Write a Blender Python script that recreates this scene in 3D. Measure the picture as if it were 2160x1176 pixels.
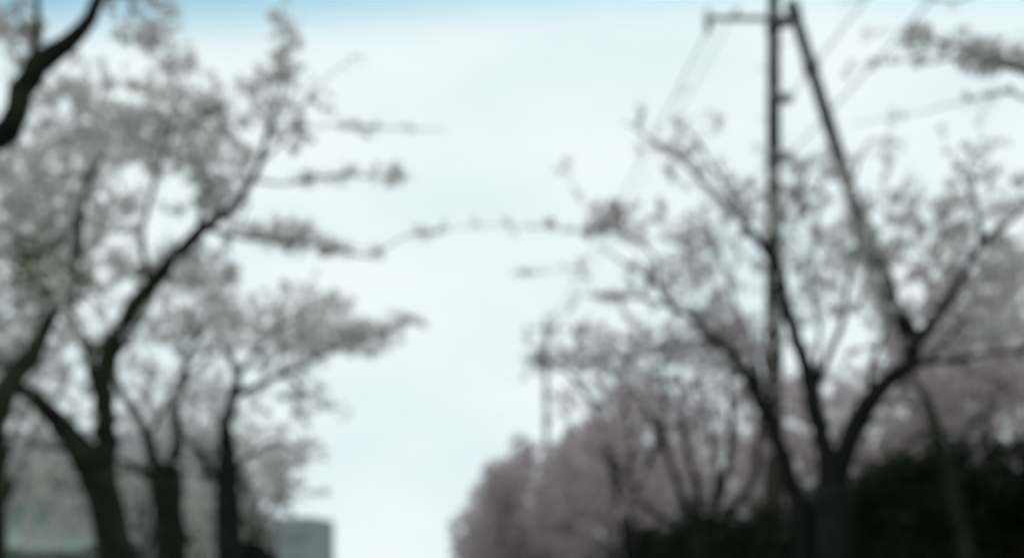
import bpy, math, random
import numpy as np
from mathutils import Vector

for o in list(bpy.data.objects):
    bpy.data.objects.remove(o)
scn = bpy.context.scene
COL = scn.collection
RNG = np.random.default_rng(11)
random.seed(11)

# ------------------------------------------------------------------ camera
# eye 1.4 m above the road, level camera, the picture is the upper crop of a
# wider frame (vertical lens shift); focus is on something close to the lens,
# so everything in the street is out of focus.
EYE = 1.4
FPX = 2100.0           # focal length in pixels of the 2160 px wide photograph
HOR = 1300.0           # row of the horizon (below the frame)
cam_d = bpy.data.cameras.new('camera')
cam = bpy.data.objects.new('camera', cam_d)
COL.objects.link(cam)
cam.location = (0, 0, EYE)
cam.rotation_euler = (math.radians(90), 0, 0)
cam_d.sensor_width = 36.0
cam_d.lens = 36.0 * FPX / 2160.0
cam_d.shift_y = (HOR - 588.0) / 2160.0
cam_d.clip_start = 0.05
cam_d.clip_end = 3000
cam_d.dof.use_dof = True
cam_d.dof.focus_distance = 0.6
cam_d.dof.aperture_fstop = 3.8
scn.camera = cam
scn.render.resolution_x = 1024
scn.render.resolution_y = 557

# ------------------------------------------------------------------ sky, sun
SUN_EL, SUN_AZ = math.radians(52), math.radians(25)
world = bpy.data.worlds.new('World')
scn.world = world
world.use_nodes = True
nt = world.node_tree
for n in list(nt.nodes):
    nt.nodes.remove(n)
def wn(t, **kw):
    n = nt.nodes.new(t)
    for k, v in kw.items():
        setattr(n, k, v)
    return n
w_out = wn('ShaderNodeOutputWorld')
w_bg = wn('ShaderNodeBackground'); w_bg.inputs['Strength'].default_value = 0.1
sky = wn('ShaderNodeTexSky', sky_type='NISHITA', sun_disc=False)
sky.sun_elevation = SUN_EL; sky.sun_rotation = SUN_AZ
sky.air_density = 1.0; sky.dust_density = 0.6; sky.ozone_density = 2.0
tc = wn('ShaderNodeTexCoord')
sep = wn('ShaderNodeSeparateXYZ'); nt.links.new(tc.outputs['Generated'], sep.inputs[0])
nz = wn('ShaderNodeTexNoise'); nz.inputs['Scale'].default_value = 2.3; nz.inputs['Detail'].default_value = 5.0; nz.inputs['Roughness'].default_value = 0.5
mp = wn('ShaderNodeMapping'); mp.inputs['Scale'].default_value = (1.0, 1.0, 2.2); mp.inputs['Location'].default_value = (0.3, 0.1, 0.0)
nt.links.new(tc.outputs['Generated'], mp.inputs[0]); nt.links.new(mp.outputs[0], nz.inputs['Vector'])
# cloud deck; its straight edge and the blue above stand in for windscreen tint
def wm(op, a, b=None, c=None):
    n = wn('ShaderNodeMath', operation=op)
    for k, x in enumerate((a, b, c)):
        if x is None: continue
        if isinstance(x, (int, float)): n.inputs[k].default_value = x
        else: nt.links.new(x, n.inputs[k])
    return n.outputs[0]
zc = wm('MAXIMUM', sep.outputs['Z'], 0.03)
px_, py_ = wm('DIVIDE', sep.outputs['X'], zc), wm('DIVIDE', sep.outputs['Y'], zc)
cp = wn('ShaderNodeCombineXYZ'); nt.links.new(px_, cp.inputs[0]); nt.links.new(py_, cp.inputs[1])
edge = wm('MULTIPLY_ADD', px_, 0.07, wm('MULTIPLY_ADD', nz.outputs['Fac'], 0.16, py_))
brk = wn('ShaderNodeMapRange', interpolation_type='SMOOTHSTEP')
brk.inputs['From Min'].default_value = 1.84; brk.inputs['From Max'].default_value = 1.54
nt.links.new(edge, brk.inputs['Value'])
pn = wn('ShaderNodeTexNoise'); pn.inputs['Scale'].default_value = 1.1; pn.inputs['Detail'].default_value = 4.0
nt.links.new(cp.outputs[0], pn.inputs['Vector'])
# unseen cloud overhead, added against a blue cast: mean cover about two thirds
lim = wn('ShaderNodeMapRange', interpolation_type='SMOOTHSTEP'); lim.inputs['From Min'].default_value = 1.0; lim.inputs['From Max'].default_value = 1.5
lim.inputs['To Min'].default_value = 0.55; lim.inputs['To Max'].default_value = 0.15
nt.links.new(py_, lim.inputs['Value'])
pr_ = wn('ShaderNodeMapRange', interpolation_type='SMOOTHSTEP')
nt.links.new(pn.outputs['Fac'], pr_.inputs['Value']); nt.links.new(lim.outputs[0], pr_.inputs['From Min'])
nt.links.new(wm('ADD', lim.outputs[0], 0.14), pr_.inputs['From Max'])
gap = wm('MULTIPLY', brk.outputs[0], pr_.outputs[0])
# soft tone changes inside the white deck
cr = wn('ShaderNodeValToRGB')
cr.color_ramp.elements[0].position = 0.30; cr.color_ramp.elements[0].color = (0.76, 0.89, 0.92, 1)
cr.color_ramp.elements[1].position = 0.66; cr.color_ramp.elements[1].color = (0.88, 0.965, 0.98, 1)
nz2 = wn('ShaderNodeTexNoise'); nz2.inputs['Scale'].default_value = 5.0; nz2.inputs['Detail'].default_value = 3.0
nt.links.new(mp.outputs[0], nz2.inputs['Vector']); nt.links.new(nz2.outputs['Fac'], cr.inputs[0])
sc = wn('ShaderNodeVectorMath', operation='SCALE'); sc.inputs['Scale'].default_value = 10.0
nt.links.new(cr.outputs[0], sc.inputs[0])
mx = wn('ShaderNodeMix', data_type='RGBA')
nt.links.new(gap, mx.inputs['Factor'])
tint = wn('ShaderNodeVectorMath', operation='MULTIPLY'); tint.inputs[1].default_value = (0.60, 1.55, 1.30)
nt.links.new(sky.outputs[0], tint.inputs[0])
nt.links.new(sc.outputs[0], mx.inputs[6]); nt.links.new(tint.outputs[0], mx.inputs[7])
nt.links.new(mx.outputs[2], w_bg.inputs['Color'])
nt.links.new(w_bg.outputs[0], w_out.inputs['Surface'])

sun_d = bpy.data.lights.new('sun', 'SUN')
sun_d.energy = 0.8; sun_d.angle = math.radians(14); sun_d.color = (1.0, 0.96, 0.9)
sun = bpy.data.objects.new('sun', sun_d); COL.objects.link(sun)
sd = Vector((math.sin(SUN_AZ) * math.cos(SUN_EL), math.cos(SUN_AZ) * math.cos(SUN_EL), math.sin(SUN_EL)))
sun.rotation_euler = (-sd).to_track_quat('-Z', 'Y').to_euler()
sun.location = (20, 30, 60)

vs = scn.view_settings
vs.view_transform = 'Standard'; vs.look = 'None'; vs.exposure = 0.0; vs.gamma = 1.0
vs.use_curve_mapping = False

# ------------------------------------------------------------------ materials
def mat(name, c1, c2=None, scale=6.0, rough=0.9, c3=None, bump=0.0, transl=0.0, island=False, spec=0.2):
    m = bpy.data.materials.new(name); m.use_nodes = True
    t = m.node_tree; L = t.links
    for n in list(t.nodes): t.nodes.remove(n)
    out = t.nodes.new('ShaderNodeOutputMaterial')
    b = t.nodes.new('ShaderNodeBsdfPrincipled')
    b.inputs['Roughness'].default_value = rough
    b.inputs['Specular IOR Level'].default_value = spec
    c2 = c2 or c1
    ramp = t.nodes.new('ShaderNodeValToRGB')
    ramp.color_ramp.elements[0].position = 0.35; ramp.color_ramp.elements[0].color = (*c1, 1)
    ramp.color_ramp.elements[1].position = 0.68; ramp.color_ramp.elements[1].color = (*c2, 1)
    if c3:
        e = ramp.color_ramp.elements.new(0.85); e.color = (*c3, 1)
    nzz = None
    if island:
        g = t.nodes.new('ShaderNodeNewGeometry')
        L.new(g.outputs['Random Per Island'], ramp.inputs[0])
        ramp.color_ramp.elements[0].position = 0.0; ramp.color_ramp.elements[1].position = 0.8 if c3 else 1.0
        if c3: ramp.color_ramp.elements[2].position = 1.0
    else:
        tcn = t.nodes.new('ShaderNodeTexCoord')
        nzz = t.nodes.new('ShaderNodeTexNoise'); nzz.inputs['Scale'].default_value = scale; nzz.inputs['Detail'].default_value = 6
        L.new(tcn.outputs['Object'], nzz.inputs['Vector']); L.new(nzz.outputs['Fac'], ramp.inputs[0])
    L.new(ramp.outputs[0], b.inputs['Base Color'])
    if bump and nzz:
        bp = t.nodes.new('ShaderNodeBump'); bp.inputs['Strength'].default_value = bump; bp.inputs['Distance'].default_value = 0.02
        L.new(nzz.outputs['Fac'], bp.inputs['Height']); L.new(bp.outputs[0], b.inputs['Normal'])
    if transl:
        tr = t.nodes.new('ShaderNodeBsdfTranslucent'); L.new(ramp.outputs[0], tr.inputs['Color'])
        ms = t.nodes.new('ShaderNodeMixShader'); ms.inputs[0].default_value = transl
        L.new(b.outputs[0], ms.inputs[1]); L.new(tr.outputs[0], ms.inputs[2]); L.new(ms.outputs[0], out.inputs['Surface'])
    else:
        L.new(b.outputs[0], out.inputs['Surface'])
    return m

M = {
 'bark': mat('cherry_bark', (0.013, 0.013, 0.0125), (0.026, 0.026, 0.024), 7, bump=0.6, spec=0.05, rough=1.0),
 'bark_moss': mat('mossy_cherry_bark', (0.013, 0.013, 0.012), (0.030, 0.038, 0.020), 4, c3=(0.056, 0.082, 0.022), bump=0.6, spec=0.05, rough=1.0),
 'twig': mat('twig_bark', (0.05, 0.045, 0.042), (0.09, 0.08, 0.072), 9),
 'blossom': mat('cherry_petal', (0.70, 0.665, 0.64), (0.80, 0.765, 0.74), transl=0.38, island=True, rough=0.7),
 'blossom_mauve': mat('mauve_cherry_petal', (0.57, 0.485, 0.495), (0.69, 0.60, 0.605), transl=0.34, island=True, rough=0.7),
 'leaf': mat('young_cherry_leaf', (0.07, 0.10, 0.03), (0.12, 0.13, 0.05), transl=0.3, island=True, rough=0.6),
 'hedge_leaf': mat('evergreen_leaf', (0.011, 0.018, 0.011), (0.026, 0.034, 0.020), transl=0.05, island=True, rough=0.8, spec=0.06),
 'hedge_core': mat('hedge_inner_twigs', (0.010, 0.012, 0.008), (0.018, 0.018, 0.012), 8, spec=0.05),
 'concrete': mat('aged_concrete_pole', (0.06, 0.066, 0.066), (0.11, 0.115, 0.11), 5, bump=0.2),
 'hazed_concrete': mat('hazed_concrete_pole', (0.34, 0.35, 0.35), (0.45, 0.46, 0.45), 5, bump=0.2),  # concrete lightened: distance haze put into the colour
 'brown_pole': mat('weathered_brown_pole', (0.042, 0.037, 0.031), (0.068, 0.060, 0.048), 5, bump=0.2),
 'steel': mat('galvanised_steel', (0.12, 0.13, 0.135), (0.19, 0.20, 0.20), 12, rough=0.6, spec=0.4),
 'porcelain': mat('porcelain', (0.5, 0.5, 0.48), (0.6, 0.6, 0.58), 8, rough=0.3, spec=0.5),
 'wire': mat('cable_sheath', (0.02, 0.02, 0.022), (0.03, 0.03, 0.03), 5, rough=0.6),
 'wall': mat('grey_green_render', (0.21, 0.28, 0.25), (0.31, 0.38, 0.345), 1.3, bump=0.2),
 'wall2': mat('pale_render', (0.26, 0.31, 0.285), (0.35, 0.40, 0.37), 1.5, bump=0.2),
 'roof': mat('grey_roof_sheet', (0.16, 0.18, 0.185), (0.24, 0.26, 0.26), 2.0, rough=0.6),
 'block': mat('blue_grey_cladding', (0.285, 0.32, 0.325), (0.345, 0.38, 0.385), 0.5),
 'glass': mat('window_glass', (0.05, 0.065, 0.075), (0.07, 0.085, 0.095), 1, rough=0.15, spec=0.5),
 'pane_pale': mat('pale_window_glass', (0.16, 0.20, 0.21), (0.2, 0.24, 0.25), 1, rough=0.25, spec=0.5),  # pane tone kept close to the wall colour
 'frame': mat('window_frame', (0.25, 0.27, 0.27), (0.3, 0.32, 0.32), 3, rough=0.5),
 'asphalt': mat('asphalt', (0.04, 0.04, 0.042), (0.06, 0.06, 0.06), 20, bump=0.3),
 'paving': mat('pavement_concrete', (0.22, 0.21, 0.20), (0.30, 0.29, 0.27), 6, bump=0.2),
 'kerb': mat('kerb_stone', (0.28, 0.28, 0.27), (0.36, 0.36, 0.34), 9, bump=0.2),
 'paint': mat('road_paint', (0.6, 0.6, 0.58), (0.75, 0.75, 0.72), 12),
 'soil': mat('grassy_soil', (0.05, 0.055, 0.03), (0.09, 0.09, 0.05), 3, bump=0.4),
}

# ------------------------------------------------------------------ helpers
def P(u, v, D):
    """point at distance D (m) seen at column u, row v of the photograph"""
    return np.array(((u - 1080.0) / FPX * D, D, EYE + (HOR - v) / FPX * D))

ROADX = (830.0 - 1080.0) / FPX       # the road runs along (ROADX, 1)
def road(lat, D):
    return ((lat + ROADX * D), D)

def link(name, me, m, parent=None, kind=None):
    o = bpy.data.objects.new(name, me)
    COL.objects.link(o)
    if m is not None: me.materials.append(m)
    if parent is not None: o.parent = parent
    if kind: o['kind'] = kind
    return o

def empty(name, loc):
    o = bpy.data.objects.new(name, None); COL.objects.link(o)
    o.location = loc; o.empty_display_size = 0.3
    return o

def tag(o, label, cat, group=None):
    o['label'] = label; o['category'] = cat
    if group: o['group'] = group
    return o

def raw_mesh(name, V, F_tri=None, F_quad=None, smooth=False):
    """fast mesh from numpy arrays"""
    me = bpy.data.meshes.new(name)
    V = np.asarray(V, dtype=np.float32)
    parts = []; sizes = []
    if F_tri is not None and len(F_tri):
        parts.append(np.asarray(F_tri, np.int32).ravel()); sizes.append(np.full(len(F_tri), 3, np.int32))
    if F_quad is not None and len(F_quad):
        parts.append(np.asarray(F_quad, np.int32).ravel()); sizes.append(np.full(len(F_quad), 4, np.int32))
    loops = np.concatenate(parts); sz = np.concatenate(sizes)
    st = np.concatenate(([0], np.cumsum(sz)[:-1])).astype(np.int32)
    me.vertices.add(len(V)); me.vertices.foreach_set('co', V.ravel())
    me.loops.add(len(loops)); me.loops.foreach_set('vertex_index', loops)
    me.polygons.add(len(sz)); me.polygons.foreach_set('loop_start', st)
    me.polygons.foreach_set('use_smooth', np.full(len(sz), smooth, dtype=bool))
    me.update(calc_edges=True); me.validate()
    return me

def catmull(pts, step=0.12):
    """resample a polyline (rows x,y,z,r) with a Catmull-Rom curve"""
    pts = np.asarray(pts, float)
    if len(pts) == 2:
        pts = np.vstack((pts[0], (pts[0] + pts[1]) / 2, pts[1]))
    q = np.vstack((2 * pts[0] - pts[1], pts, 2 * pts[-1] - pts[-2]))
    out = []
    for i in range(1, len(q) - 2):
        d = np.linalg.norm(q[i + 1, :3] - q[i, :3]); n = max(2, int(d / step))
        t = np.linspace(0, 1, n, endpoint=False)[:, None]
        p0, p1, p2, p3 = q[i - 1], q[i], q[i + 1], q[i + 2]
        out.append(0.5 * ((2 * p1) + (-p0 + p2) * t + (2 * p0 - 5 * p1 + 4 * p2 - p3) * t ** 2 + (-p0 + 3 * p1 - 3 * p2 + p3) * t ** 3))
    out.append(q[-2][None])
    r = np.vstack(out); r[:, 3] = np.maximum(r[:, 3], 0.002)
    return r

class Tubes:
    def __init__(self): self.V = []; self.Q = []; self.T = []; self.n = 0
    def add(self, poly, sides=8, rough=0.0, cap=True):
        poly = np.asarray(poly, float); p = poly[:, :3]; r = poly[:, 3]
        tg = np.gradient(p, axis=0); tg /= (np.linalg.norm(tg, axis=1)[:, None] + 1e-9)
        ref = np.array((0.31, 0.87, 0.13)) if abs(tg[0][2]) > 0.7 else np.array((0, 0, 1.0))
        a = np.cross(tg, ref); a /= (np.linalg.norm(a, axis=1)[:, None] + 1e-9)
        b = np.cross(tg, a)
        th = np.arange(sides) * 2 * math.pi / sides
        rr = r[:, None] * np.ones(sides)[None]
        if rough: rr = rr * (1 + RNG.normal(0, rough, rr.shape))
        ring = p[:, None] + rr[..., None] * (a[:, None] * np.cos(th)[None, :, None] + b[:, None] * np.sin(th)[None, :, None])
        m = len(p); base = self.n
        self.V.append(ring.reshape(-1, 3))
        i = np.arange(m - 1)[:, None] * sides; j = np.arange(sides)[None]; j2 = (j + 1) % sides
        self.Q.append(np.stack((i + j, i + j2, i + sides + j2, i + sides + j), -1).reshape(-1, 4) + base)
        self.n += m * sides
        if cap:
            for e, flip in ((0, 1), (m - 1, 0)):
                self.V.append(p[e][None]); c = self.n; self.n += 1
                f = np.stack((np.full(sides, c), base + e * sides + np.arange(sides), base + e * sides + (np.arange(sides) + 1) % sides), -1)
                self.T.append(f[:, ::-1] if flip else f)
    def build(self, name, m, parent=None, origin=(0, 0, 0), kind=None, smooth=True):
        V = np.vstack(self.V) - np.asarray(origin)
        me = raw_mesh(name, V, np.vstack(self.T) if self.T else None, np.vstack(self.Q), smooth)
        return link(name, me, m, parent, kind)

def box_mesh(name, boxes):
    """boxes: list of (x0,x1,y0,y1,z0,z1) -> one mesh with slightly bevelled corners left square"""
    V = []; F = []
    for (x0, x1, y0, y1, z0, z1) in boxes:
        k = len(V)
        V += [(x0, y0, z0), (x1, y0, z0), (x1, y1, z0), (x0, y1, z0), (x0, y0, z1), (x1, y0, z1), (x1, y1, z1), (x0, y1, z1)]
        F += [(k, k + 3, k + 2, k + 1), (k + 4, k + 5, k + 6, k + 7), (k, k + 1, k + 5, k + 4), (k + 1, k + 2, k + 6, k + 5), (k + 2, k + 3, k + 7, k + 6), (k + 3, k, k + 4, k + 7)]
    me = bpy.data.meshes.new(name); me.from_pydata(V, [], F); me.update()
    return me

def flowers(name, C, N, S, m, parent, origin, kind='stuff'):
    """cupped five-petal discs: centres C, normals N, diameters S"""
    n = len(C)
    if n == 0: return None
    N = N / (np.linalg.norm(N, axis=1)[:, None] + 1e-9)
    ref = np.where(np.abs(N[:, 2:3]) > 0.8, np.array([[1.0, 0, 0]]), np.array([[0, 0, 1.0]]))
    a = np.cross(N, ref); a /= (np.linalg.norm(a, axis=1)[:, None] + 1e-9); b = np.cross(N, a)
    ph = RNG.uniform(0, 2 * math.pi, n)
    V = np.empty((n, 6, 3))
    V[:, 0] = C - N * (S * 0.16)[:, None]
    for k in range(5):
        t = ph + k * 2 * math.pi / 5
        rad = (S * 0.5 * RNG.uniform(0.8, 1.15, n))[:, None]
        V[:, k + 1] = C + rad * (a * np.cos(t)[:, None] + b * np.sin(t)[:, None])
    base = (np.arange(n) * 6)[:, None]
    F = np.concatenate([np.stack((base[:, 0], base[:, 0] + 1 + k, base[:, 0] + 1 + (k + 1) % 5), -1) for k in range(5)])
    me = raw_mesh(name, V.reshape(-1, 3) - np.asarray(origin), F)
    return link(name, me, m, parent, kind)

def leaves(name, C, N, S, m, parent, origin, kind='stuff', ratio=0.55):
    """folded pointed leaves (two triangles a side) : centres C, normals N, lengths S"""
    n = len(C)
    if n == 0: return None
    N = N / (np.linalg.norm(N, axis=1)[:, None] + 1e-9)
    d = RNG.normal(0, 1, (n, 3)); d -= N * (d * N).sum(1)[:, None]; d /= (np.linalg.norm(d, axis=1)[:, None] + 1e-9)
    s = np.cross(N, d)
    L = S[:, None]
    V = np.stack((C - d * L * .5, C + s * L * ratio * .5 + N * L * .08, C + d * L * .5, C - s * L * ratio * .5 + N * L * .08), 1)
    b = np.arange(n) * 4
    F = np.concatenate((np.stack((b, b + 1, b + 2), -1), np.stack((b, b + 2, b + 3), -1)))
    me = raw_mesh(name, V.reshape(-1, 3) - np.asarray(origin), F)
    return link(name, me, m, parent, kind)

# ------------------------------------------------------------------ cherry trees
def cherry(label, base, trunk, limbs, clumps, bark='bark', petal='blossom', bloom=1.0, fsize=0.042,
           green=(), group='cherry trees lining the road', side=10, twig_r=0.0034, thick=1.0, spacing=0.045, per=(4, 6), mult=2.3, spread=1.6, haze=0, hs=0.38, hb=0.75):
    """trunk/limbs: polylines of (u, v, D, half width in px); clumps: (u, v, D, ru, rv, twigs)"""
    base = np.asarray(base, float)
    root = empty('cherry_tree', base)
    tag(root, label, 'tree', group)
    conv = lambda pl: np.array([[*P(u, v, D), thick * hw * (0.52 + 0.43 * min(1, hw / 22)) / FPX * D] for (u, v, D, hw) in pl])
    tr = conv(trunk)
    tr = np.vstack(([*base, tr[0, 3] * 1.45], [*(base * .8 + tr[0, :3] * .2), tr[0, 3] * 1.12], tr))
    tr[0, 2] = -0.05
    T = Tubes(); tp = catmull(tr, 0.15); T.add(tp, side, 0.035)
    T.build('trunk', M[bark], root, base)
    nodes = [tp[int(len(tp) * .6):, :3]]; tang = [np.gradient(tp[:, :3], axis=0)[int(len(tp) * .6):]]
    rads = [tp[int(len(tp) * .6):, 3]]
    for li in limbs:
        lp = catmull(conv(li), 0.10)
        lp[1:-1, :3] += RNG.normal(0, 0.006, lp[1:-1, :3].shape) + RNG.normal(0, .10, lp[1:-1, 3:4].shape) * lp[1:-1, 3:4]
        B = Tubes(); B.add(lp, side, 0.04); B.build('limb', M[bark], root, base)
        nodes.append(lp[:, :3]); tang.append(np.gradient(lp[:, :3], axis=0)); rads.append(lp[:, 3])
    n_limb = sum(len(x) for x in nodes)
    NP = np.vstack(nodes); NT = np.vstack(tang); NT /= (np.linalg.norm(NT, axis=1)[:, None] + 1e-9)
    owner = np.full(len(NP), -1)
    # twig tips: filled from the clumps, with gaps from a coarse random field
    tips = []; tb = []
    for c in clumps:
        (u, v, D, ru, rv, n) = c[:6]
        n = max(1, int(round(n * (1 + (mult - 1) * min(1.0, n / 12)))))
        a, b = ru / FPX * D, rv / FPX * D
        dep = c[6] if len(c) > 6 else (a + b) * 0.55
        g = RNG.normal(0, 1, (n, 3)); g /= np.linalg.norm(g, axis=1)[:, None]
        g *= RNG.uniform(0, 1, (n, 1)) ** 0.42
        tips.append(P(u, v, D) + g * np.array((a * 1.12, dep, b * 1.12)))
        tb.append(np.full(n, 0.5 if c[5] < 10 else 1.0))
    if haze:
        # fine twigs all around the limbs, more of them towards the limb ends
        hp = [(x, np.clip(np.linspace(-.45, 1, len(x)), 0.0, .6) * (np.linspace(0, 1, len(x)) < .84)) for x, li in zip(nodes[1:], limbs) if li[0][3] > 7 and not (li[-1][0] - li[0][0] > 350 or li[0][0] - li[-1][0] > 480)] or [(nodes[1], np.ones(len(nodes[1])))]
        hx = np.vstack([x for x, _ in hp]); hw_ = np.concatenate([w for _, w in hp]); hw_ /= hw_.sum()
        pk = RNG.choice(len(hx), haze, p=hw_)
        tips.append(hx[pk] + RNG.normal(0, hs, (haze, 3)) + np.array((0, 0, .12)))
        tb.append(np.full(haze, hb))
    tips = np.vstack(tips); tb = np.concatenate(tb)
    d0 = np.array([np.min(((NP - t) ** 2).sum(1)) for t in tips])
    od = np.argsort(d0); tips = tips[od]; tb = tb[od]; twb = []
    twigs = []; par = []
    for t, bl in zip(tips, tb):
        dv = t - NP; d2 = (dv ** 2).sum(1)
        d = np.sqrt(d2) + 1e-6
        cosang = (dv * NT).sum(1) / d
        cost = d * (1.25 - 0.35 * cosang)
        j = int(np.argmin(cost)); s = NP[j]; dist = d[j]
        if dist < 0.05: continue
        ctrl = s + NT[j] * dist * 0.38 + (t - s) * 0.12 + np.array((0, 0, 0.06 * dist)) + RNG.normal(0, 0.05 * dist, 3)
        n = max(3, int(dist / 0.11)); k = np.linspace(0, 1, n + 1)[:, None]
        c = (1 - k) ** 2 * s + 2 * k * (1 - k) * ctrl + k ** 2 * t
        c[1:-1] += RNG.normal(0, 0.008, c[1:-1].shape)
        tw = len(twigs); twigs.append(c); twb.append(bl); par.append(owner[j])
        g = np.gradient(c, axis=0); g /= (np.linalg.norm(g, axis=1)[:, None] + 1e-9)
        NP = np.vstack((NP, c[1:])); NT = np.vstack((NT, g[1:])); owner = np.concatenate((owner, np.full(len(c) - 1, tw)))
    cnt = np.ones(len(twigs))
    for i in range(len(twigs) - 1, -1, -1):
        if par[i] >= 0: cnt[par[i]] += cnt[i]
    TW = Tubes(); C = []; dirs = []
    for i, c in enumerate(twigs):
        r0 = min(0.05, twig_r * cnt[i] ** 0.45); r1 = twig_r * 0.6
        TW.add(np.hstack((c, np.linspace(r0, r1, len(c))[:, None])), 5 if r0 > 0.012 else 3, 0, False)
        seg = np.linalg.norm(np.diff(c, axis=0), axis=1); Ln = seg.sum()
        s0 = 0.25 if cnt[i] < 6 else 0.6
        m_ = RNG.poisson(max(0.2, Ln * (1 - s0) / spacing * bloom * twb[i]))
        if m_ == 0: continue
        s = np.sort(RNG.uniform(s0, 1.0, m_)) * (len(c) - 1)
        i0 = np.minimum(s.astype(int), len(c) - 2); f = (s - i0)[:, None]
        C.append(c[i0] * (1 - f) + c[i0 + 1] * f)
    TW.build('twigs', M['twig'], root, base, 'stuff')
    C = np.vstack(C)
    k = RNG.integers(per[0], per[1] + 1, len(C))
    CC = np.repeat(C, k, axis=0)
    d = RNG.normal(0, 1, CC.shape); d /= np.linalg.norm(d, axis=1)[:, None]
    FC = CC + d * (RNG.uniform(0.35, 1.0, (len(CC), 1)) * fsize * spread)
    S = fsize * RNG.uniform(0.8, 1.15, len(CC))
    flowers('blossom', FC, d + RNG.normal(0, .35, d.shape), S, M[petal], root, base)
    # young leaves
    LC = []
    for (u, v, D, ru, rv, n) in green:
        a, b = ru / FPX * D, rv / FPX * D
        c0 = P(u, v, D)
        near = C[(((C - c0) / np.array((a, max(a, b) * 1.5, b))) ** 2).sum(1) < 1]
        if len(near):
            pick = near[RNG.integers(0, len(near), n)] + RNG.normal(0, 0.05, (n, 3))
        else:
            pick = c0 + RNG.normal(0, .4, (n, 3)) * np.array((a, a, b))
        LC.append(pick)
    if LC:
        LC = np.vstack(LC)
        leaves('young_leaves', LC, RNG.normal(0, 1, LC.shape), RNG.uniform(.05, .085, len(LC)), M['leaf'], root, base)
    return root

def foot(lat, D):
    x, y = road(lat, D); return (x, y, 0.0)
def gp(u, D): return ((u - 1080) / FPX * D, D, 0.0)

#@@STRUCT
# ------------------------------------------------------------------ the setting
def strip(name, l0, l1, z0, z1, m, y0=-25, y1=260, kind='structure'):
    V = []; F = []
    for y in (y0, y1):
        for l, z in ((l0, z0), (l1, z0), (l1, z1), (l0, z1)):
            x, yy = road(l, y); V.append((x, yy, z))
    F = [(0, 1, 2, 3), (7, 6, 5, 4), (0, 4, 5, 1), (1, 5, 6, 2), (2, 6, 7, 3), (3, 7, 4, 0)]
    me = bpy.data.meshes.new(name); me.from_pydata(V, [], F); me.update()
    return link(name, me, m, None, kind)

me = bpy.data.meshes.new('ground'); me.from_pydata([(-900, -300, -.02), (900, -300, -.02), (900, 1600, -.02), (-900, 1600, -.02)], [], [(0, 1, 2, 3)])
link('ground', me, M['soil'], None, 'structure')
strip('road', -1.95, 3.35, -0.015, 0.0, M['asphalt'])
strip('road_marking', 0.66, 0.78, 0.004, 0.006, M['paint'])
for a in (-1.80, 3.10):
    strip('road_marking', a, a + 0.12, 0.004, 0.006, M['paint'])
for a in (-2.12, 3.35):
    strip('kerb', a, a + 0.17, -0.01, 0.13, M['kerb'])
strip('pavement', -4.6, -3.05, -0.01, 0.10, M['paving'])

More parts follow.
